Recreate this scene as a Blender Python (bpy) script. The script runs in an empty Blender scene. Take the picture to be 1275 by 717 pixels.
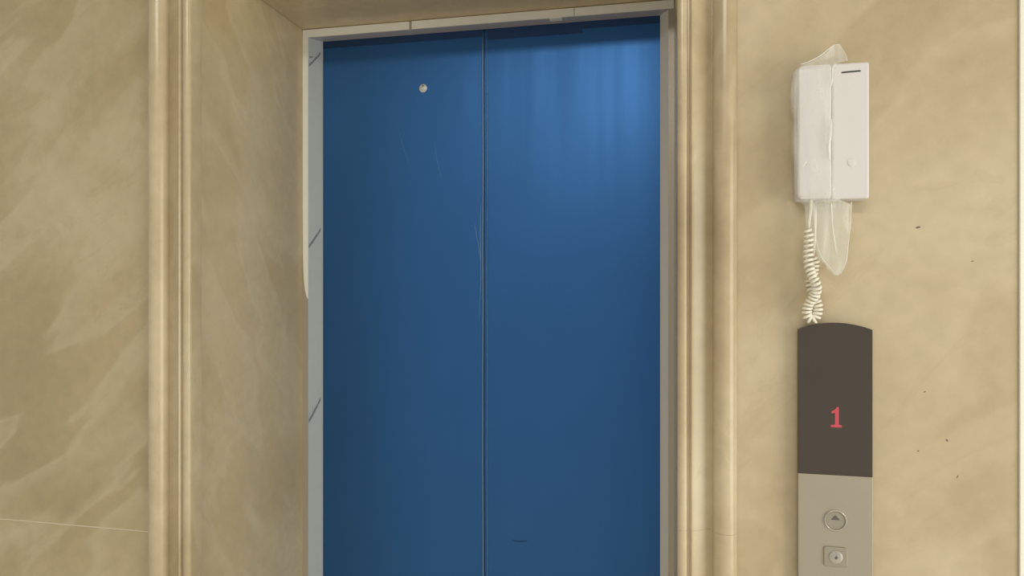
import bpy, bmesh, math, random
from mathutils import Vector, Matrix, noise
random.seed(4)
S = bpy.context.scene
C = S.collection

# ------------------------------------------------------------------ camera
EYE = 1.52
cam_d = bpy.data.cameras.new('camera')
cam = bpy.data.objects.new('camera', cam_d)
C.objects.link(cam)
cam.location = (0, -1.06, EYE)
cam.rotation_euler = (math.radians(90), 0, math.radians(11.68))
cam_d.sensor_width = 36
cam_d.lens = 36 * 837 / 1275
cam_d.shift_y = -8.5 / 1275
cam_d.clip_start = 0.01
S.camera = cam

# ------------------------------------------------------------------ world, lamps, exposure
w = bpy.data.worlds.new('World')
S.world = w
w.use_nodes = True
bg = w.node_tree.nodes['Background']
bg.inputs[0].default_value = (1.0, 0.97, 0.92, 1)
bg.inputs[1].default_value = 0.60


def area(name, loc, target, sx, sy, power, col):
    d = bpy.data.lights.new(name, 'AREA')
    d.shape = 'RECTANGLE'
    d.size, d.size_y = sx, sy
    d.energy = power
    d.color = col
    o = bpy.data.objects.new(name, d)
    C.objects.link(o)
    o.location = loc
    o.rotation_euler = (Vector(target) - Vector(loc)).to_track_quat('-Z', 'Y').to_euler()
    return o


area('ceiling_light', (-0.25, -2.3, 2.84), (-0.25, -2.3, 0), 1.2, 0.6, 38, (1.0, 0.95, 0.86))
area('side_fill_light', (2.52, -1.5, 1.16), (0, -1.5, 1.16), 1.9, 2.2, 56, (0.97, 0.98, 0.90))   # added fill from an unseen side opening, brightens the left reveal
S.view_settings.view_transform = 'Standard'
S.view_settings.look = 'None'
S.view_settings.gamma = 1
S.view_settings.use_curve_mapping = False
S.view_settings.exposure = 0.0


# ------------------------------------------------------------------ helpers
def link(name, me, mat=None, parent=None, smooth=False):
    o = bpy.data.objects.new(name, me)
    C.objects.link(o)
    if mat:
        me.materials.append(mat)
    if parent:
        o.parent = parent
    if smooth:
        for p in me.polygons:
            p.use_smooth = True
    return o


def from_bm(name, bm, mat=None, parent=None, smooth=False):
    bmesh.ops.recalc_face_normals(bm, faces=bm.faces)
    me = bpy.data.meshes.new(name)
    bm.to_mesh(me)
    bm.free()
    return link(name, me, mat, parent, smooth)


def tag(o, label=None, cat=None, kind=None, group=None):
    if label: o['label'] = label
    if cat: o['category'] = cat
    if kind: o['kind'] = kind
    if group: o['group'] = group
    return o


def empty(name, loc):
    o = bpy.data.objects.new(name, None)
    C.objects.link(o)
    o.location = loc
    o.empty_display_size = 0.05
    return o


def under(o, parent):
    """parent while keeping the mesh where it was modelled"""
    o.parent = parent
    o.matrix_parent_inverse = Matrix.Translation(-world_loc(parent))
    return o


def world_loc(o):
    v = Vector(o.location)
    while o.parent:
        v = o.matrix_parent_inverse @ v
        o = o.parent
        v = v + Vector(o.location)
    return v


def box_bm(x0, x1, y0, y1, z0, z1, bev=0.0, seg=2):
    bm = bmesh.new()
    bmesh.ops.create_cube(bm, size=1)
    for v in bm.verts:
        v.co = Vector(((x0 + x1) / 2 + v.co.x * (x1 - x0), (y0 + y1) / 2 + v.co.y * (y1 - y0),
                       (z0 + z1) / 2 + v.co.z * (z1 - z0)))
    if bev:
        bmesh.ops.bevel(bm, geom=list(bm.edges), offset=bev, segments=seg, affect='EDGES', profile=0.5)
    return bm


def box(name, x0, x1, y0, y1, z0, z1, mat, parent=None, bev=0.0, seg=2):
    o = from_bm(name, box_bm(x0, x1, y0, y1, z0, z1, bev, seg), mat)
    if parent: under(o, parent)
    return o


def prism_z(name, pts, z0, z1, mat, parent=None, smooth=False):
    """closed xy outline extruded along z"""
    bm = bmesh.new()
    a = [bm.verts.new((x, y, z0)) for x, y in pts]
    b = [bm.verts.new((x, y, z1)) for x, y in pts]
    n = len(pts)
    for i in range(n):
        bm.faces.new((a[i], a[(i + 1) % n], b[(i + 1) % n], b[i]))
    bm.faces.new(a[::-1])
    bm.faces.new(b)
    o = from_bm(name, bm, mat)
    if smooth:
        me = o.data
        for p in me.polygons:
            p.use_smooth = abs(p.normal.z) < 0.5
        me.set_sharp_from_angle(angle=math.radians(28))
    if parent: under(o, parent)
    return o


def prism_y(name, pts, y0, y1, mat, parent=None, bev=0.0):
    """closed xz outline extruded along y"""
    bm = bmesh.new()
    a = [bm.verts.new((x, y0, z)) for x, z in pts]
    b = [bm.verts.new((x, y1, z)) for x, z in pts]
    n = len(pts)
    for i in range(n):
        bm.faces.new((a[i], a[(i + 1) % n], b[(i + 1) % n], b[i]))
    f0 = bm.faces.new(a[::-1])
    bm.faces.new(b)
    if bev:
        bmesh.ops.bevel(bm, geom=list(f0.edges), offset=bev, segments=2, affect='EDGES', profile=0.5)
    o = from_bm(name, bm, mat)
    if parent: under(o, parent)
    return o


def lathe_y(name, cx, cz, prof, mat, parent=None, n=32):
    """prof: (radius, y) pairs, turned about the y axis through (cx, cz)"""
    bm = bmesh.new()
    rings = []
    for r, y in prof:
        if r < 1e-6:
            rings.append([bm.verts.new((cx, y, cz))])
        else:
            rings.append([bm.verts.new((cx + r * math.cos(2 * math.pi * i / n), y, cz + r * math.sin(2 * math.pi * i / n)))
                          for i in range(n)])
    for a, b in zip(rings, rings[1:]):
        for i in range(n):
            j = (i + 1) % n
            if len(a) == 1 and len(b) == 1: continue
            if len(a) == 1: bm.faces.new((a[0], b[i], b[j]))
            elif len(b) == 1: bm.faces.new((a[i], a[j], b[0]))
            else: bm.faces.new((a[i], a[j], b[j], b[i]))
    o = from_bm(name, bm, mat, smooth=True)
    o.data.set_sharp_from_angle(angle=math.radians(35))
    if parent: under(o, parent)
    return o


def tube(name, pts, rad, mat, parent=None, n=8):
    """round tube swept along a point list; rad is a number or a list"""
    bm = bmesh.new()
    pts = [Vector(p) for p in pts]
    rads = rad if isinstance(rad, list) else [rad] * len(pts)
    rings = []
    t0 = (pts[1] - pts[0]).normalized()
    up = Vector((0, 1, 0)) if abs(t0.y) < 0.9 else Vector((1, 0, 0))
    nrm = (up - t0 * up.dot(t0)).normalized()
    for i, p in enumerate(pts):
        t = (pts[min(i + 1, len(pts) - 1)] - pts[max(i - 1, 0)]).normalized()
        nrm = (nrm - t * nrm.dot(t)).normalized()
        bn = t.cross(nrm)
        rings.append([bm.verts.new(p + (nrm * math.cos(2 * math.pi * k / n) + bn * math.sin(2 * math.pi * k / n)) * rads[i])
                      for k in range(n)])
    for a, b in zip(rings, rings[1:]):
        for k in range(n):
            bm.faces.new((a[k], a[(k + 1) % n], b[(k + 1) % n], b[k]))
    bm.faces.new(rings[0][::-1])
    bm.faces.new(rings[-1])
    o = from_bm(name, bm, mat, smooth=True)
    if parent: under(o, parent)
    return o


def interp(tab, z):
    """tab rows (z, a, b, ...) sorted by descending z; smooth interpolation"""
    if z >= tab[0][0]: return tab[0][1:]
    for p, q in zip(tab, tab[1:]):
        if z >= q[0]:
            t = (p[0] - z) / (p[0] - q[0])
            t = t * t * (3 - 2 * t)
            return tuple(a + (b - a) * t for a, b in zip(p[1:], q[1:]))
    return tab[-1][1:]


# ------------------------------------------------------------------ materials
def new_mat(name):
    m = bpy.data.materials.new(name)
    m.use_nodes = True
    nt = m.node_tree
    return m, nt, nt.nodes['Principled BSDF']


def plain(name, col, rough=0.5, metal=0.0, spec=0.5, bump=0.0, bscale=200, coat=0.0, var=0.0):
    m, nt, b = new_mat(name)
    b.inputs['Roughness'].default_value = rough
    b.inputs['Metallic'].default_value = metal
    b.inputs['Specular IOR Level'].default_value = spec
    b.inputs['Coat Weight'].default_value = coat
    tc = nt.nodes.new('ShaderNodeTexCoord')
    nz = nt.nodes.new('ShaderNodeTexNoise')
    nz.inputs['Scale'].default_value = bscale
    nz.inputs['Detail'].default_value = 3
    nt.links.new(tc.outputs['Object'], nz.inputs['Vector'])
    mix = nt.nodes.new('ShaderNodeMix')
    mix.data_type = 'RGBA'
    mix.inputs['A'].default_value = tuple(c * (1 - var) for c in col) + (1,)
    mix.inputs['B'].default_value = tuple(min(1, c * (1 + var)) for c in col) + (1,)
    nt.links.new(nz.outputs['Fac'], mix.inputs['Factor'])
    nt.links.new(mix.outputs['Result'], b.inputs['Base Color'])
    if bump:
        bp = nt.nodes.new('ShaderNodeBump')
        bp.inputs['Strength'].default_value = bump
        bp.inputs['Distance'].default_value = 0.002
        nt.links.new(nz.outputs['Fac'], bp.inputs['Height'])
        nt.links.new(bp.outputs['Normal'], b.inputs['Normal'])
    return m


def marble(name, dark, mid, light, rot, offset=(0, 0, 0), scale=1.0, vein=0.35, stretch=3.2, rough=0.28):
    """polished cream marble: drifting clouds with diagonal feathered streaks"""
    m, nt, b = new_mat(name)
    N, L = nt.nodes, nt.links
    b.inputs['Roughness'].default_value = rough
    b.inputs['Specular IOR Level'].default_value = 0.4
    tc = N.new('ShaderNodeTexCoord')
    mp0 = N.new('ShaderNodeMapping')
    mp0.inputs['Location'].default_value = offset
    mp0.inputs['Rotation'].default_value = rot
    L.new(tc.outputs['Object'], mp0.inputs['Vector'])
    mp = N.new('ShaderNodeMapping')          # streaks run along local x
    mp.inputs['Scale'].default_value = (scale, scale * stretch, scale * stretch)
    L.new(mp0.outputs['Vector'], mp.inputs['Vector'])

    def nz(sc, det, dist, src, rgh=0.5):
        n = N.new('ShaderNodeTexNoise')
        n.inputs['Scale'].default_value = sc
        n.inputs['Detail'].default_value = det
        n.inputs['Distortion'].default_value = dist
        n.inputs['Roughness'].default_value = rgh
        L.new(src, n.inputs['Vector'])
        return n.outputs['Fac']

    def ramp(src, stops):
        r = N.new('ShaderNodeValToRGB')
        e = r.color_ramp.elements
        e[0].position, e[0].color = stops[0][0], stops[0][1] + (1,)
        e[1].position, e[1].color = stops[-1][0], stops[-1][1] + (1,)
        for p, c in stops[1:-1]:
            x = e.new(p)
            x.color = c + (1,)
        L.new(src, r.inputs['Fac'])
        return r.outputs['Color']

    def mixc(fac, a, bb, mode='MIX'):
        x = N.new('ShaderNodeMix')
        x.data_type = 'RGBA'
        x.blend_type = mode
        if isinstance(fac, float): x.inputs['Factor'].default_value = fac
        else: L.new(fac, x.inputs['Factor'])
        for s, v in (('A', a), ('B', bb)):
            if isinstance(v, tuple): x.inputs[s].default_value = v + (1,)
            else: L.new(v, x.inputs[s])
        return x.outputs['Result']
    cloud = nz(2.6, 5, 0.6, mp0.outputs['Vector'])
    base = ramp(cloud, [(0.30, dark), (0.52, mid), (0.75, light)])
    # feathered streaks: one sharp flank, one soft flank
    st = nz(1.7, 3, 0.5, mp.outputs['Vector'], 0.45)
    k = (1.0, 1.0, 1.0)
    z = (0.0, 0.0, 0.0)
    g = (0.55, 0.55, 0.55)
    mask = ramp(st, [(0.40, z), (0.455, (0.12, 0.12, 0.12)), (0.485, k), (0.53, (0.75, 0.75, 0.75)), (0.64, z)])
    v = N.new('ShaderNodeMath'); v.operation = 'MULTIPLY'; v.inputs[1].default_value = vein
    L.new(mask, v.inputs[0])
    c1 = mixc(v.outputs[0], base, light)
    # thin darker feather lines
    st2 = nz(3.1, 7, 1.2, mp.outputs['Vector'], 0.6)
    mask2 = ramp(st2, [(0.36, z), (0.415, k), (0.43, z), (0.9, z)])
    v2 = N.new('ShaderNodeMath'); v2.operation = 'MULTIPLY'; v2.inputs[1].default_value = vein * 0.45
    L.new(mask2, v2.inputs[0])
    c2 = mixc(v2.outputs[0], c1, dark)
    # fine mottling
    fine = nz(38, 4, 0.0, mp0.outputs['Vector'])
    f = ramp(fine, [(0.3, (0.94, 0.94, 0.94)), (0.7, (1.04, 1.04, 1.04))])
    c3 = mixc(1.0, c2, f, 'MULTIPLY')
    L.new(c3, b.inputs['Base Color'])
    return m


R = math.radians
M = {}
# streaks run along local x after the rotation
M['marble_left'] = marble('marble_left', (0.345, 0.275, 0.150), (0.40, 0.325, 0.185), (0.51, 0.43, 0.285), (0, R(40), 0), (0.30, 0, 0.15), 1.25, 0.50, 3.4)
M['marble_reveal'] = marble('marble_reveal', (0.46, 0.36, 0.205), (0.53, 0.425, 0.255), (0.62, 0.525, 0.345), (R(54), 0, R(-90)), (1.7, 0, 0.4), 1.4, 0.45, 3.0)
M['marble_right'] = marble('marble_right', (0.41, 0.325, 0.195), (0.455, 0.37, 0.235), (0.54, 0.46, 0.31), (0, R(38), 0), (2.3, 0, 1.1), 1.5, 0.45, 2.4)
M['marble_header'] = marble('marble_header', (0.50, 0.385, 0.225), (0.57, 0.45, 0.275), (0.64, 0.53, 0.345), (0, 0, R(20)), (3.3, 0.7, 0), 1.1, 0.3)
M['marble_trim'] = marble('marble_trim', (0.365, 0.29, 0.17), (0.455, 0.37, 0.23), (0.56, 0.475, 0.32), (0, R(82), 0), (0.9, 0, 2.0), 1.5, 0.4, 3.0, 0.22)
M['grout'] = plain('grout', (0.62, 0.54, 0.40), 0.8, bump=0.2)
M['dark_grout'] = plain('dark_grout', (0.20, 0.155, 0.09), 0.8)
M['plaster'] = plain('plaster', (0.72, 0.70, 0.64), 0.8, var=0.03, bscale=30)
M['floor'] = marble('floor_marble', (0.60, 0.55, 0.46), (0.68, 0.63, 0.53), (0.75, 0.70, 0.61), (0, 0, R(30)), (0, 0, 0), 1.0, 0.3)
M['white_paint'] = plain('white_paint', (0.80, 0.77, 0.66), 0.4, var=0.03, bscale=12)
M['steel'] = plain('steel', (0.44, 0.40, 0.34), 0.40, 0.35, bump=0.05, bscale=300)
M['film_white'] = plain('film_white', (0.84, 0.83, 0.76), 0.35, var=0.04, bscale=40, bump=0.15)
M['film_grey'] = plain('film_grey', (0.43, 0.47, 0.48), 0.35, var=0.05, bscale=25, bump=0.15)
M['film_warm'] = plain('film_warm', (0.70, 0.66, 0.57), 0.35, var=0.06, bscale=6, bump=0.15)
M['film_lilac'] = plain('film_lilac', (0.42, 0.41, 0.44), 0.35, var=0.05, bscale=25, bump=0.15)
M['print'] = plain('print', (0.17, 0.18, 0.21), 0.6)
M['white_plastic'] = plain('white_plastic', (0.64, 0.615, 0.60), 0.32, var=0.01, bscale=20)
M['cord_plastic'] = plain('cord_plastic', (0.80, 0.76, 0.64), 0.35)
M['slot_black'] = plain('slot_black', (0.03, 0.03, 0.03), 0.6)
M['display'] = plain('display', (0.054, 0.043, 0.032), 0.22, var=0.04, bscale=15)
M['brushed'] = plain('brushed', (0.36, 0.325, 0.255), 0.42, 0.35, var=0.05, bscale=12)
M['button_face'] = plain('button_face', (0.31, 0.28, 0.22), 0.4, 0.25)
M['button_ring'] = plain('button_ring', (0.46, 0.43, 0.37), 0.25, 0.3)
M['arrow'] = plain('arrow', (0.10, 0.09, 0.085), 0.5)
M['cylinder_metal'] = plain('cylinder_metal', (0.44, 0.42, 0.37), 0.3, 0.6)
M['cap_grey'] = plain('cap_grey', (0.55, 0.58, 0.56), 0.4, 0.2, var=0.1, bscale=150)
M['speck'] = plain('speck', (0.17, 0.125, 0.075), 0.8)


def blue_mat(name, col, rough):
    m, nt, b = new_mat(name)
    N, L = nt.nodes, nt.links
    tc = N.new('ShaderNodeTexCoord')
    mp = N.new('ShaderNodeMapping')
    mp.inputs['Scale'].default_value = (16, 16, 0.6)
    L.new(tc.outputs['Object'], mp.inputs['Vector'])
    nz = N.new('ShaderNodeTexNoise')
    nz.inputs['Scale'].default_value = 1.0
    nz.inputs['Detail'].default_value = 4
    L.new(mp.outputs['Vector'], nz.inputs['Vector'])
    n2 = N.new('ShaderNodeTexNoise')
    n2.inputs['Scale'].default_value = 5.0
    n2.inputs['Detail'].default_value = 3
    L.new(tc.outputs['Object'], n2.inputs['Vector'])
    mr = N.new('ShaderNodeMapRange')
    mr.inputs['From Min'].default_value = 0.3
    mr.inputs['From Max'].default_value = 0.7
    mr.inputs['To Min'].default_value = rough - 0.04
    mr.inputs['To Max'].default_value = rough + 0.06
    L.new(nz.outputs['Fac'], mr.inputs['Value'])
    L.new(mr.outputs['Result'], b.inputs['Roughness'])
    mix = N.new('ShaderNodeMix')
    mix.data_type = 'RGBA'
    mix.inputs['A'].default_value = tuple(c * 0.94 for c in col) + (1,)
    mix.inputs['B'].default_value = tuple(c * 1.06 for c in col) + (1,)
    L.new(n2.outputs['Fac'], mix.inputs['Factor'])
    L.new(mix.outputs['Result'], b.inputs['Base Color'])
    b.inputs['Metallic'].default_value = 0.72
    b.inputs['Specular IOR Level'].default_value = 0.35
    bp = N.new('ShaderNodeBump')
    bp.inputs['Strength'].default_value = 0.14
    bp.inputs['Distance'].default_value = 0.002
    L.new(nz.outputs['Fac'], bp.inputs['Height'])
    L.new(bp.outputs['Normal'], b.inputs['Normal'])
    return m


M['blue_film'] = blue_mat('blue_film', (0.033, 0.128, 0.345), 0.39)
M['blue_lip'] = blue_mat('blue_lip', (0.17, 0.34, 0.58), 0.4)
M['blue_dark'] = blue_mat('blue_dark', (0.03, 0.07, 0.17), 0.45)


def film_clear(name, opac, tint):
    m, nt, b = new_mat(name)
    N, L = nt.nodes, nt.links
    b.inputs['Base Color'].default_value = tint + (1,)
    b.inputs['Roughness'].default_value = 0.22
    b.inputs['Specular IOR Level'].default_value = 0.6
    tc = N.new('ShaderNodeTexCoord')
    mp = N.new('ShaderNodeMapping')
    mp.inputs['Scale'].default_value = (60, 60, 9)
    L.new(tc.outputs['Object'], mp.inputs['Vector'])
    nz = N.new('ShaderNodeTexNoise')
    nz.inputs['Scale'].default_value = 1.0
    nz.inputs['Detail'].default_value = 3
    nz.inputs['Distortion'].default_value = 0.8
    L.new(mp.outputs['Vector'], nz.inputs['Vector'])
    mr = N.new('ShaderNodeMapRange')
    mr.inputs['From Min'].default_value = 0.35
    mr.inputs['From Max'].default_value = 0.75
    mr.inputs['To Min'].default_value = opac * 0.6
    mr.inputs['To Max'].default_value = opac * 1.7
    L.new(nz.outputs['Fac'], mr.inputs['Value'])
    L.new(mr.outputs['Result'], b.inputs['Alpha'])
    bp = N.new('ShaderNodeBump')
    bp.inputs['Strength'].default_value = 0.5
    bp.inputs['Distance'].default_value = 0.003
    L.new(nz.outputs['Fac'], bp.inputs['Height'])
    L.new(bp.outputs['Normal'], b.inputs['Normal'])
    return m


M['bag_film'] = film_clear('bag_film', 0.22, (0.86, 0.86, 0.80))
M['bag_fold'] = film_clear('bag_fold', 0.42, (0.92, 0.91, 0.86))

m, nt, b = new_mat('red_led')
b.inputs['Base Color'].default_value = (0.36, 0.05, 0.07, 1)
b.inputs['Emission Color'].default_value = (0.75, 0.055, 0.085, 1)
b.inputs['Emission Strength'].default_value = 0.20
M['red_led'] = m

# ------------------------------------------------------------------ the setting
H = 3.0          # wall height
XL, XR = -0.8162, 0.0494      # clear opening between the reveals
XC = (XL + XR) / 2

tag(box('floor', -3, 3, -3.2, 1.0, -0.1, 0, M['floor']), 'beige stone lobby floor below the picture', 'floor', 'structure')
tag(box('ceiling', -3, 3, -3.2, 0.012, 2.86, 2.96, M['plaster']), 'plain white lobby ceiling above the picture', 'ceiling', 'structure')

JZ = 1.0655      # height of the bed joint between the slabs
wl = tag(box('wall_left', -2.2, XL - 0.056, 0.0012, 0.10, 0, 2.86, M['grout']),
         'marble clad wall left of the elevator doorway', 'wall', 'structure')
for z0, z1 in ((0.002, JZ - 0.0012), (JZ + 0.0012, 2.10), (2.1024, 2.858)):
    box('marble_slab', -2.2, XL - 0.056, 0, 0.02, z0, z1, M['marble_left'], wl, 0.0006, 1)
wr = tag(box('wall_right', XR + 0.064, 0.5015, 0.0012, 0.10, 0, 2.86, M['grout']),
         'marble clad wall carrying the intercom and call panel', 'wall', 'structure')
for z0, z1 in ((0.002, JZ - 0.0012), (JZ + 0.0012, 2.10), (2.1024, 2.858)):
    box('marble_slab', XR + 0.064, 0.5010, 0, 0.02, z0, z1, M['marble_right'], wr, 0.0006, 1)
# small chips and pits in the right hand slab
for (x, z, a, bb, rt) in ((0.3744, 1.597, 0.0034, 0.0013, 12), (0.4116, 1.2941, 0.0014, 0.0020, 30), (0.3745, 1.277, 0.0011, 0.0011, 0),
                          (0.444, 1.548, 0.0016, 0.0007, 20), (0.383, 1.362, 0.0018, 0.0008, 35), (0.425, 1.243, 0.0024, 0.0006, 60)):
    pts = [(x + a * math.cos(t) * math.cos(R(rt)) - bb * math.sin(t) * math.sin(R(rt)),
            z + a * math.cos(t) * math.sin(R(rt)) + bb * math.sin(t) * math.cos(R(rt))) for t in [k * math.pi / 6 for k in range(12)]]
    prism_y('chip_mark', pts, -0.0003, 0.0005, M['speck'], wr)

# reveals of the doorway
w1 = tag(box('wall_reveal_left', XL - 0.10, XL - 0.003, 0.022, 0.60, 0, 2.86, M['grout']),
         'marble return wall inside the doorway, left of the elevator frame', 'wall', 'structure')
box('marble_slab', XL - 0.02, XL, 0.021, 0.47, 0.002, 2.5, M['marble_reveal'], w1, 0.0006, 1)
w2 = tag(box('wall_reveal_right', XR + 0.003, XR + 0.10, 0.022, 0.60, 0, 2.86, M['grout']),
         'narrow marble return wall right of the elevator frame', 'wall', 'structure')
box('marble_slab', XR, XR + 0.02, 0.021, 0.47, 0.002, 2.5, M['marble_reveal'], w2, 0.0006, 1)
# doorway head: low soffit over the frame, higher step added to admit ceiling light
w3 = tag(box('wall_head', XL + 0.001, XR - 0.001, 0.205, 0.60, 2.135, 2.86, M['grout']),
         'brown marble soffit over the elevator door frame', 'wall', 'structure')
box('marble_slab', XL + 0.001, XR - 0.001, 0.19, 0.50, 2.121, 2.136, M['marble_header'], w3, 0.0006, 1)
box('marble_slab', XL + 0.001, XR - 0.001, 0.19, 0.206, 2.137, 2.50, M['marble_header'], w3, 0.0006, 1)
w4 = tag(box('wall_front_head', XL - 0.006, XR + 0.006, 0.012, 0.189, 2.515, 2.86, M['grout']),
         'marble wall above the doorway, raised to admit ceiling light, over the top of the picture', 'wall', 'structure')
box('marble_slab', XL - 0.006, XR + 0.006, 0.0, 0.012, 2.50, 2.858, M['marble_header'], w4, 0.0006, 1)
box('marble_slab', XL + 0.001, XR - 0.001, 0.013, 0.189, 2.50, 2.515, M['marble_header'], w4, 0.0006, 1)


# moulded marble architraves: bead, groove, cove, half round
def moulding_profile():
    p = [(0.0, 0.020), (0.0, -0.006)]
    for k in range(1, 9):                                  # bead
        a = math.pi * k / 9
        p.append((0.008 - 0.008 * math.cos(a), -0.006 - 0.008 * math.sin(a)))
    p += [(0.016, -0.0075), (0.0168, -0.0075), (0.0182, -0.0075), (0.0194, -0.0108), (0.0215, -0.0130)]
    for k in range(1, 9):                                  # cove sinking towards the half round
        t = k / 8
        p.append((0.0215 + 0.029 * t, -0.013 + 0.0165 * t ** 0.8))
    p += [(0.0525, 0.0036)]
    for k in range(0, 15):                                 # half round
        a = math.pi * k / 14
        p.append((0.0705 - 0.0178 * math.cos(a), -0.0005 - 0.0185 * math.sin(a)))
    p += [(0.0883, 0.0), (0.0883, 0.020)]
    return p


PROF = moulding_profile()
for nm, x0, s, lab, joints in (
        ('trim_1', XL + 0.018, -1, 'fluted marble moulding on the left edge of the doorway', (0.0, 0.52, 2.20, 2.50)),
        ('trim_2', XR - 0.0105, 1, 'fluted marble moulding between the blue doors and the intercom', (0.0, 0.50, 1.143, 2.20, 2.50))):
    t = tag(empty(nm, (x0 + s * 0.044, 0, 0)), lab, 'moulding', 'structure')
    for a, bz in zip(joints, joints[1:]):
        pts = [(x0 + s * u, y) for u, y in PROF]
        prism_z('moulding_length', pts, a + 0.00015, bz - 0.00015, M['marble_trim'], t, True)

t3 = tag(empty('trim_3', (0.54, 0, 0)), 'narrow white casing at the far right edge of the marble wall', 'casing', 'structure')
prism_z('casing_board', [(0.5018, 0.03), (0.5018, -0.0025), (0.5026, -0.0032), (0.57, -0.0032), (0.575, -0.010),
                         (0.595, -0.010), (0.60, -0.006), (0.60, 0.03)], 0, 2.4, M['white_paint'], t3)
# unseen side wall, added with an opening around the fill light
we = tag(empty('wall_side', (2.55, -1.5, 0)), 'plain side wall added with an opening for the fill light, outside the picture', 'wall', 'structure')
box('wall_pier', 2.5, 2.6, -0.5, 0.1, 0, 2.86, M['plaster'], we)
box('wall_pier', 2.5, 2.6, -3.2, -2.5, 0, 2.86, M['plaster'], we)
box('wall_lintel', 2.5, 2.6, -2.5, -0.5, 2.3, 2.86, M['plaster'], we)
tag(box('wall_far_right', 0.601, 2.4, 0.0, 0.1, 0, 2.86, M['plaster']), 'plain wall beyond the white casing, outside the picture', 'wall', 'structure')

# ------------------------------------------------------------------ elevator door
d = tag(empty('door_1', (XC, 0.446, 0)), 'blue film covered two-leaf elevator door in a steel frame', 'door', 'structure')
YD = 0.446
DZ = 2.128
SX = -0.3745
lp = box('door_panel', -0.86, SX - 0.0022, YD, YD + 0.03, 0.01, DZ, M['blue_film'], d, 0.0012, 2)
lp['label'] = 'left blue door leaf with the key hole'
rp = box('door_panel', SX + 0.0022, 0.10, YD, YD + 0.03, 0.01, DZ, M['blue_film'], d, 0.0012, 2)
rp['label'] = 'right blue door leaf'
box('door_backing', -0.86, 0.10, YD + 0.05, YD + 0.06, 0.01, DZ, M['slot_black'], d)


# loose lips of protective film beside the meeting edge
def lip(x0, x1, lift, z0, z1, parent, wob, mat='blue_lip'):
    bm = bmesh.new()
    n = 60
    prev = None
    for i in range(n + 1):
        z = z0 + (z1 - z0) * i / n
        q = noise.noise(Vector((wob, 0, z * 5.0))) * 0.0012
        fade = 0.35 + 0.65 * abs(noise.noise(Vector((wob + 9, 3, z * 2.2)))) * 2
        xm = (x0 + x1) / 2
        ring = [bm.verts.new((x0 + q, YD - 0.0001, z)), bm.verts.new((xm + q, YD - lift * fade, z)),
                bm.verts.new((x1 + q, YD - 0.0001, z)), bm.verts.new((xm + q, YD + 0.0008, z))]
        if prev:
            for k in range(4):
                bm.faces.new((prev[k], prev[(k + 1) % 4], ring[(k + 1) % 4], ring[k]))
        else:
            bm.faces.new(ring[::-1])
        prev = ring
    bm.faces.new(prev)
    return under(from_bm('film_lip', bm, M[mat], smooth=True), parent)


box('film_bridge', SX - 0.012, SX + 0.0018, YD + 0.0022, YD + 0.0030, 0.02, 2.10, M['blue_film'], lp)
lip(SX - 0.0080, SX - 0.0024, 0.0030, 0.02, 2.10, lp, 1.3)
lip(SX + 0.0030, SX + 0.0062, 0.0026, 0.02, 2.10, rp, 5.1)


def crease(pts, r, parent, mat='blue_lip'):
    """a raised wrinkle of the film: tapered ridge lying on the leaf, pts in x, z"""
    n = 24
    out, rr = [], []
    for i in range(n + 1):
        t = i / n * (len(pts) - 1)
        k = min(int(t), len(pts) - 2)
        f = t - k
        p0, p1, p2, p3 = pts[max(k - 1, 0)], pts[k], pts[k + 1], pts[min(k + 2, len(pts) - 1)]
        c = [0.5 * ((2 * p1[j]) + (-p0[j] + p2[j]) * f + (2 * p0[j] - 5 * p1[j] + 4 * p2[j] - p3[j]) * f * f
                    + (-p0[j] + 3 * p1[j] - 3 * p2[j] + p3[j]) * f ** 3) for j in (0, 1)]
        out.append((c[0], YD + 0.0002, c[1]))
        rr.append(r * (0.25 + 0.75 * math.sin(math.pi * i / n)))
    return tube('film_crease', out, rr, M[mat], parent, 6)


crease([(-0.389, 1.425), (-0.387, 1.475), (-0.3845, 1.53), (-0.386, 1.60), (-0.3885, 1.68)], 0.0011, lp)
crease([(-0.3845, 1.56), (-0.390, 1.60), (-0.4005, 1.655)], 0.0008, lp)
crease([(-0.3835, 1.52), (-0.385, 1.62), (-0.3845, 1.70)], 0.0007, lp)
crease([(-0.595, 1.92), (-0.575, 1.84), (-0.545, 1.76)], 0.0003, lp)
crease([(-0.50, 1.88), (-0.49, 1.80), (-0.465, 1.72)], 0.0003, lp)
crease([(-0.3815, 1.05), (-0.3805, 1.2), (-0.3825, 1.38)], 0.0007, lp)
# dark blue strip along the head of both leaves, stepped on the right one
box('head_strip', -0.3705, -0.150, YD - 0.0009, YD + 0.0005, 2.0755, 2.118, M['blue_dark'], rp)
box('head_strip', -0.150, 0.075, YD - 0.0009, YD + 0.0005, 2.0850, 2.118, M['blue_dark'], rp)
box('head_strip', -0.80, -0.379, YD - 0.0009, YD + 0.0005, 2.0840, 2.118, M['blue_dark'], lp)
# scuff low on the right leaf
crease([(-0.312, 0.928), (-0.295, 0.926), (-0.275, 0.929)], 0.0016, rp, 'blue_dark')

kh = lathe_y('key_hole', -0.5244, 1.9733, [(0, YD - 0.0025), (0.0080, YD - 0.0025), (0.0098, YD - 0.0014), (0.0102, YD + 0.001)], M['cap_grey'], lp, 28)
kh['label'] = 'round grey key hole cap'
prism_y('key_slot', [(-0.5262, 1.9770), (-0.5226, 1.9770), (-0.5222, 1.9800), (-0.5266, 1.9800)], YD - 0.0029, YD - 0.0020, M['arrow'], lp)

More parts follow.
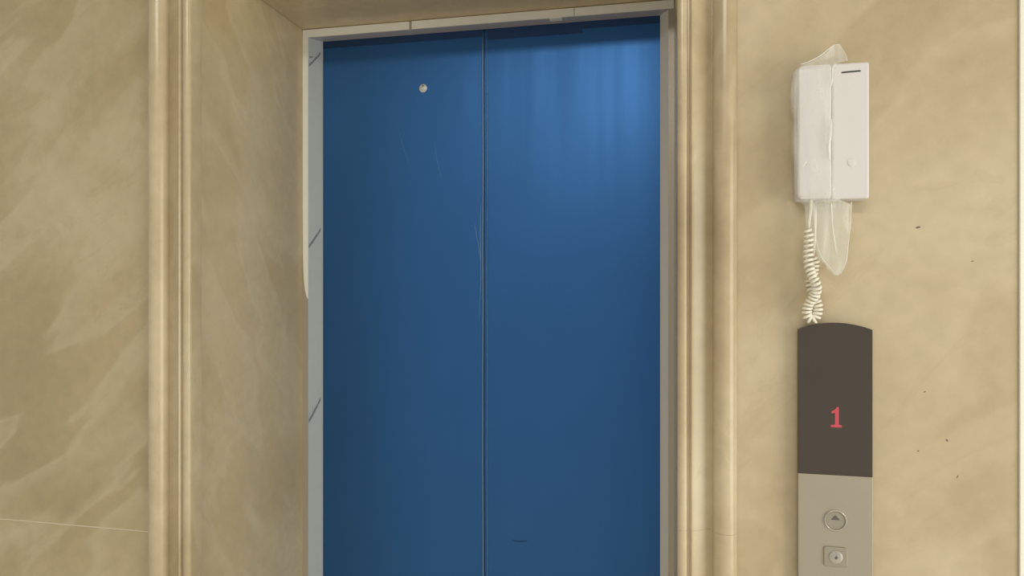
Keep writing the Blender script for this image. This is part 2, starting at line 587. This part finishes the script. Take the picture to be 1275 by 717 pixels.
# steel frame: splayed jambs and header
FY = 0.413
jl = prism_z('jamb', [(-0.8160, FY), (-0.8015, FY), (-0.7793, YD - 0.001), (-0.7793, YD - 0.0006), (-0.8160, YD - 0.0006)], 0.01, 2.1195, M['steel'], d)
jl['label'] = 'left jamb, partly covered in torn pale film'
jr = prism_z('jamb', [(0.0492, FY), (0.0361, FY), (0.0200, YD - 0.001), (0.0200, YD - 0.0006), (0.0492, YD - 0.0006)], 0.01, 2.1195, M['steel'], d)
hd = box('header', -0.8155, 0.0487, FY - 0.001, YD - 0.0012, 2.1020, 2.1200, M['steel'], d, 0.0008, 1)
# protective film on the left jamb: splay face, and the front face down to the tear
off = 0.0007
dx, dy = 0.0222, 0.032
ln = math.hypot(dx, dy)
nx, ny = dy / ln, -dx / ln            # outward from the splay (to +x, -y)


def splay(s, lift):
    return (-0.8015 + dx * s + nx * lift, FY + dy * s + ny * lift)


pf = prism_z('protective_film', [splay(0.0, 0.0), splay(0.0, off), splay(0.96, off), splay(0.96, 0.0)], 0.02, 2.1015, M['film_grey'], jl)
# front strip with a torn, tapering lower end
bm = bmesh.new()
rows = []
for z, xi in ((2.1015, -0.8156), (1.70, -0.8154), (1.60, -0.8148), (1.55, -0.8138), (1.52, -0.8120), (1.50, -0.8095), (1.485, -0.8060), (1.478, -0.8020)):
    rows.append([bm.verts.new((xi, FY - 0.0009, z)), bm.verts.new((-0.8012, FY - 0.0009, z)),
                 bm.verts.new((-0.8012, FY + 0.0002, z)), bm.verts.new((xi, FY + 0.0002, z))])
for a, bb in zip(rows, rows[1:]):
    for k in range(4):
        bm.faces.new((a[k], a[(k + 1) % 4], bb[(k + 1) % 4], bb[k]))
bm.faces.new(rows[0]); bm.faces.new(rows[-1][::-1])
under(from_bm('protective_film', bm, M['film_white']), jl)
# printed diagonal lettering on the film, too small to read: slanted strokes
for zc, hh, tall in ((1.52 + 0.535, 0.040, 1), (1.6260, 0.048, 0), (1.2130, 0.055, 2)):
    bm = bmesh.new()
    segs = [(0.03, -0.5, 0.36, -0.16), (0.36, -0.14, 0.62, 0.16), (0.64, 0.17, 0.82, 0.42)]
    if tall == 1: segs += [(0.02, -0.42, 0.10, 0.16), (0.10, 0.0, 0.30, 0.06)]
    if tall == 2: segs += [(0.03, -0.45, 0.08, -0.05), (0.26, -0.28, 0.33, 0.12)]
    for j, (s0, z0, s1, z1) in enumerate(segs):
        wz = hh * (0.085 if j < 3 else 0.05)
        vs = []
        for s, zz in ((s0, z0), (s1, z1)):
            for dz in (-wz, wz):
                for lf in (off, off + 0.0003):
                    x, y = splay(s, lf)
                    vs.append(bm.verts.new((x, y, zc + zz * hh + dz)))
        for f in ((0, 1, 3, 2), (4, 6, 7, 5), (0, 4, 5, 1), (2, 3, 7, 6), (1, 5, 7, 3), (0, 2, 6, 4)):
            bm.faces.new([vs[i] for i in f])
    under(from_bm('film_print', bm, M['print']), jl)
# header film in three lengths with small overlaps, and its underside
for x0, x1, lift in ((-0.8150, -0.5465, 0.0010), (-0.5405, -0.1655, 0.0014), (-0.1640, 0.0480, 0.0009)):
    box('protective_film', x0, x1, FY - 0.001 - lift, FY, 2.1013, 2.1196, M['film_white'], hd, 0.0004, 1)
box('protective_film', -0.800, 0.030, FY + 0.0005, YD - 0.0015, 2.1005, 2.1022, M['film_lilac'], hd, 0.0003, 1)
prism_y('film_tab', [(-0.2200, 2.0985), (-0.2180, 2.1012), (-0.1930, 2.1016), (-0.1920, 2.0990)], FY - 0.004, FY + 0.012, M['film_white'], hd)
# film on the right jamb
prism_z('protective_film', [(0.0362, FY - 0.0006), (0.0196, YD - 0.0022), (0.0200, YD - 0.001), (0.0366, FY + 0.0002)], 0.02, 2.1005, M['film_warm'], jr)

# ------------------------------------------------------------------ intercom
ic = tag(empty('wall_intercom', (0.2515, 0, 1.634)), 'white wall intercom base with a thin black slot, above the call panel', 'intercom')
box('back_plate', 0.2070, 0.3006, -0.020, -0.0003, 1.6360, 1.8285, M['white_plastic'], ic, 0.0025, 3)
fc = box('front_cover', 0.2515, 0.3006, -0.034, -0.0195, 1.6360, 1.8285, M['white_plastic'], ic, 0.0030, 3)
sl = prism_y('sound_slot', [(0.2640, 1.8140), (0.2640, 1.8160), (0.2690, 1.8164), (0.2891, 1.8170), (0.2891, 1.8150)], -0.0344, -0.0335, M['slot_black'], fc)
bt = lathe_y('call_button', 0.2777, 1.6870, [(0.0, -0.0352), (0.0040, -0.0351), (0.0058, -0.0346), (0.0062, -0.0335)], M['white_plastic'], fc, 24)

hs = tag(empty('intercom_handset', (0.2265, -0.03, 1.635)), 'white handset on the intercom, wrapped in clear plastic, with coiled cord', 'handset')
# handset: thick ear and mouth ends, slimmer grip, rounded edges
bm = bmesh.new()
rings = []
NZ = 40
for i in range(NZ + 1):
    t = i / NZ
    z = 1.6375 + (1.8280 - 1.6375) * t
    e = min(t, 1 - t)
    end = min(1.0, e / 0.03)
    rd = math.sqrt(max(0.0, 1 - (1 - end) ** 2)) * 0.006 - 0.006
    grip = 0.5 - 0.5 * math.cos(2 * math.pi * min(1, max(0, (t - 0.12) / 0.76)))
    yf = -0.0365 + 0.0020 * grip - rd * 0.5
    yb = -0.0206
    hx0, hx1 = 0.2060 + 0.0006 * grip - rd * 0.6, 0.2510 - 0.0003 * grip + rd * 0.2
    ring = []
    r = 0.003
    for cx, cy, a0 in ((hx1 - r, yf + r, -90), (hx1 - 0.002, yb - 0.002, 0), (hx0 + 0.002, yb - 0.002, 90), (hx0 + r, yf + r, 180)):
        rr = r if cy == yf + r else 0.002
        for k in range(5):
            a = R(a0 + 90 * k / 4)
            ring.append(bm.verts.new((cx + rr * math.cos(a), cy + rr * math.sin(a), z)))
    rings.append(ring)
n = len(rings[0])
for a, bb in zip(rings, rings[1:]):
    for k in range(n):
        bm.faces.new((a[k], a[(k + 1) % n], bb[(k + 1) % n], bb[k]))
bm.faces.new(rings[0][::-1]); bm.faces.new(rings[-1])
under(from_bm('handset_body', bm, M['white_plastic'], smooth=True), hs).data.set_sharp_from_angle(angle=R(50))

# coiled cord: hangs, twists once round itself, loops above the call panel and climbs back
ctrl = [(0.2225, -0.026, 1.596), (0.2222, -0.026, 1.575), (0.2215, -0.027, 1.550), (0.2240, -0.031, 1.532), (0.2310, -0.034, 1.514),
        (0.2300, -0.029, 1.500), (0.2230, -0.024, 1.487), (0.2205, -0.022, 1.474), (0.2235, -0.021, 1.4665), (0.2295, -0.021, 1.4645),
        (0.2345, -0.020, 1.471), (0.2362, -0.018, 1.484), (0.2320, -0.014, 1.500), (0.2275, -0.012, 1.514), (0.2310, -0.012, 1.530),
        (0.2335, -0.012, 1.546), (0.2320, -0.012, 1.556)]


def catmull(pts, per=40):
    out = []
    P = [Vector(p) for p in pts]
    for k in range(len(P) - 1):
        p0, p1, p2, p3 = P[max(k - 1, 0)], P[k], P[k + 1], P[min(k + 2, len(P) - 1)]
        for i in range(per):
            f = i / per
            out.append(0.5 * (2 * p1 + (p2 - p0) * f + (2 * p0 - 5 * p1 + 4 * p2 - p3) * f * f + (3 * p1 - p0 - 3 * p2 + p3) * f ** 3))
    out.append(P[-1])
    return out


path = catmull(ctrl)
ln = [0.0]
for a, bb in zip(path, path[1:]): ln.append(ln[-1] + (bb - a).length)
tot = ln[-1]
coil = []
phase = 0.0
nrm = Vector((0, 1, 0))
STEP = 0.00035
k = 0
s = 0.0
while s < tot:
    while k < len(ln) - 2 and ln[k + 1] < s: k += 1
    f = (s - ln[k]) / max(1e-9, ln[k + 1] - ln[k])
    p = path[k].lerp(path[k + 1], f)
    t = (path[min(k + 3, len(path) - 1)] - path[max(k - 2, 0)]).normalized()
    nrm = (nrm - t * nrm.dot(t)).normalized()
    bn = t.cross(nrm)
    pitch = 0.0072 if s < 0.06 else 0.0055
    phase += 2 * math.pi * STEP / pitch
    cr = 0.0052 * min(1.0, s / 0.006 + 0.15, (tot - s) / 0.006 + 0.15)
    coil.append(p + (nrm * math.cos(phase) + bn * math.sin(phase)) * cr)
    s += STEP
lead_a = [Vector((0.2250, -0.030, 1.639)), Vector((0.2245, -0.029, 1.622)), Vector((0.2228, -0.027, 1.606))]
lead_b = [Vector((0.2330, -0.013, 1.575)), Vector((0.2340, -0.014, 1.605)), Vector((0.2345, -0.012, 1.637))]
tube('coiled_cord', lead_a + coil + lead_b, 0.00205, M['cord_plastic'], hs, 6)['label'] = 'off-white coiled cord, twisted into a loop'

# clear plastic bag pulled over the handset, knotted tail hanging below
pb = tag(empty('plastic_bag', (0.25, -0.03, 1.53)), 'crumpled clear plastic bag over the handset, its tail hanging below', 'plastic bag')
#        z      x0      x1      yfront   yback
tabs = [(1.8590, 0.2570, 0.2655, -0.0240, -0.0215),
        (1.8520, 0.2490, 0.2685, -0.0260, -0.0200),
        (1.8420, 0.2360, 0.2715, -0.0290, -0.0190),
        (1.8335, 0.2160, 0.2735, -0.0330, -0.0190),
        (1.8290, 0.2090, 0.2600, -0.0390, -0.0195),
        (1.8190, 0.2000, 0.2540, -0.0410, -0.0195),
        (1.7900, 0.1962, 0.2530, -0.0410, -0.0195),
        (1.7750, 0.1975, 0.2530, -0.0405, -0.0195),
        (1.7500, 0.2010, 0.2530, -0.0400, -0.0195),
        (1.7200, 0.1985, 0.2535, -0.0400, -0.0195),
        (1.6800, 0.2020, 0.2540, -0.0405, -0.0195),
        (1.6450, 0.2030, 0.2560, -0.0410, -0.0195),
        (1.6350, 0.2080, 0.2620, -0.0400, -0.0195),
        (1.6290, 0.2180, 0.2775, -0.0360, -0.0150),
        (1.6000, 0.2190, 0.2765, -0.0330, -0.0140),
        (1.5750, 0.2260, 0.2740, -0.0310, -0.0140),
        (1.5550, 0.2360, 0.2725, -0.0300, -0.0140),
        (1.5400, 0.2480, 0.2700, -0.0280, -0.0140),
        (1.5310, 0.2550, 0.2665, -0.0250, -0.0160),
        (1.5280, 0.2590, 0.2640, -0.0230, -0.0180)]
bm = bmesh.new()
rings = []
NR, NA = 150, 40
for i in range(NR + 1):
    z = tabs[0][0] + (tabs[-1][0] - tabs[0][0]) * i / NR
    x0, x1, yf, yb = interp(tabs, z)
    ring = []
    for k in range(NA):
        a = 2 * math.pi * k / NA
        ca, sa = math.cos(a), math.sin(a)
        ex = 0.45
        ux = math.copysign(abs(ca) ** ex, ca)
        uy = math.copysign(abs(sa) ** ex, sa)
        x = (x0 + x1) / 2 + ux * (x1 - x0) / 2
        y = (yf + yb) / 2 + uy * (yb - yf) / 2
        amp = 0.0016 if z < 1.63 or z > 1.830 else (0.0009 if y < -0.036 else 0.0)
        q = noise.noise(Vector((x * 130, y * 60 + 4, z * 26))) * amp
        q2 = noise.noise(Vector((x * 90 + 7, y * 60, z * 40))) * (amp if amp > 0.001 else 0)
        ring.append(bm.verts.new((x + q2, y - abs(q) if y < (yf + yb) / 2 else y + q * 0.6, z)))
    rings.append(ring)
for a, bb in zip(rings, rings[1:]):
    for k in range(NA):
        bm.faces.new((a[k], a[(k + 1) % NA], bb[(k + 1) % NA], bb[k]))
under(from_bm('bag_sheet', bm, M['bag_film'], smooth=True), pb)


def fold(pts, r):
    tube('bag_fold', catmull(pts, 8), r, M['bag_fold'], pb, 6)


fold([(0.2275, -0.034, 1.632), (0.2285, -0.034, 1.605), (0.2310, -0.032, 1.580), (0.2380, -0.030, 1.556), (0.2500, -0.027, 1.540), (0.2600, -0.022, 1.530)], 0.0006)
fold([(0.2775, -0.032, 1.632), (0.2765, -0.030, 1.600), (0.2740, -0.028, 1.570), (0.2722, -0.026, 1.548), (0.2660, -0.022, 1.531)], 0.0007)
fold([(0.2500, -0.037, 1.630), (0.2520, -0.035, 1.600), (0.2555, -0.033, 1.575), (0.2580, -0.031, 1.560)], 0.0008)
fold([(0.2490, -0.0410, 1.748), (0.2478, -0.0415, 1.725), (0.2458, -0.0415, 1.710), (0.2465, -0.0410, 1.692)], 0.0015)
fold([(0.2508, -0.0400, 1.822), (0.2502, -0.0410, 1.804), (0.2485, -0.0410, 1.795)], 0.0010)
fold([(0.2110, -0.0415, 1.682), (0.2145, -0.0420, 1.6875), (0.2175, -0.0418, 1.6905)], 0.0008)
fold([(0.2090, -0.0390, 1.8290), (0.2220, -0.036, 1.8335), (0.2380, -0.030, 1.843), (0.2500, -0.026, 1.853), (0.2600, -0.024, 1.8585), (0.2660, -0.024, 1.854), (0.2712, -0.028, 1.842), (0.2730, -0.030, 1.832)], 0.0006)

# ------------------------------------------------------------------ call panel
cp = tag(empty('elevator_call_panel', (0.2604, 0, 1.0)), 'tall arched elevator call panel, black display over brushed metal', 'call panel')
PX0, PX1, PSZ, PBZ = 0.2102, 0.3106, 1.2400, 0.985
arc = []
zc, zt = 1.4503, 1.4600
hw = (PX1 - PX0) / 2
rad = (hw * hw + (zt - zc) ** 2) / (2 * (zt - zc))
for k in range(21):
    x = PX1 - (PX1 - PX0) * k / 20
    arc.append((x, zt - rad + math.sqrt(rad * rad - (x - (PX0 + PX1) / 2) ** 2)))
inset = 0.003
prism_y('back_box', [(PX0 + inset, PBZ + inset), (PX1 - inset, PBZ + inset)] + [(min(max(x, PX0 + inset), PX1 - inset), z - inset) for x, z in arc],
        -0.010, -0.0003, M['steel'], cp)
ds = prism_y('display_window', [(PX0, PSZ + 0.0002), (PX1, PSZ + 0.0002)] + arc, -0.015, -0.0098, M['display'], cp, 0.0008)
ds['label'] = 'black arched display showing a red 1'
fp = prism_y('faceplate', [(PX0, PBZ), (PX1, PBZ), (PX1, PSZ - 0.0002), (PX0, PSZ - 0.0002)], -0.0150, -0.0098, M['brushed'], cp, 0.0008)
fp['label'] = 'brushed metal lower plate'
# red figure 1 with flag and foot
dz0, dz1, dc = 1.3090, 1.3385, 0.2619
one = [(dc - 0.0072, dz0), (dc + 0.0072, dz0), (dc + 0.0072, dz0 + 0.0032), (dc + 0.0034, dz0 + 0.0040), (dc + 0.0034, dz1), (dc + 0.0010, dz1),
       (dc - 0.0018, dz1 - 0.0040), (dc - 0.0068, dz1 - 0.0068), (dc - 0.0060, dz1 - 0.0098), (dc - 0.0018, dz1 - 0.0084),
       (dc - 0.0018, dz0 + 0.0040), (dc - 0.0072, dz0 + 0.0032)]
prism_y('floor_number', one, -0.0153, -0.0148, M['red_led'], ds)['label'] = 'glowing red number 1'
# up button
ux, uz = 0.2608, 1.1745
ub = lathe_y('up_button', ux, uz, [(0, -0.0158), (0.0122, -0.0158), (0.0128, -0.0152), (0.0128, -0.0140)], M['button_face'], fp, 40)
lathe_y('button_ring', ux, uz, [(0.0130, -0.0140), (0.0132, -0.0168), (0.0142, -0.0176), (0.0152, -0.0168), (0.0156, -0.0148), (0.0156, -0.0140)], M['button_ring'], fp, 40)
prism_y('up_arrow', [(ux - 0.0058, uz + 0.0012), (ux + 0.0058, uz + 0.0012), (ux, uz + 0.0078)], -0.0164, -0.0155, M['arrow'], fp)
# key switch
kx, kz = 0.2608, 1.1225
kw, khh = 0.0158, 0.0140
sq = []
for cx, cz, a0 in ((kx + kw - 0.003, kz + khh - 0.003, 0), (kx - kw + 0.003, kz + khh - 0.003, 90), (kx - kw + 0.003, kz - khh + 0.003, 180), (kx + kw - 0.003, kz - khh + 0.003, 270)):
    for k in range(5):
        a = R(a0 + 90 * k / 4)
        sq.append((cx + 0.003 * math.cos(a), cz + 0.003 * math.sin(a)))
ks = prism_y('key_switch', sq, -0.0172, -0.0145, M['button_face'], fp, 0.0008)
lathe_y('lock_cylinder', kx, kz, [(0, -0.0186), (0.0072, -0.0186), (0.0090, -0.0180), (0.0096, -0.0165)], M['cylinder_metal'], fp, 32)
prism_y('key_slot', [(kx - 0.0022, kz - 0.0012), (kx + 0.0006, kz - 0.0030), (kx + 0.0026, kz + 0.0004), (kx + 0.0002, kz + 0.0028)], -0.0189, -0.0180, M['arrow'], fp)

bpy.context.view_layer.update()
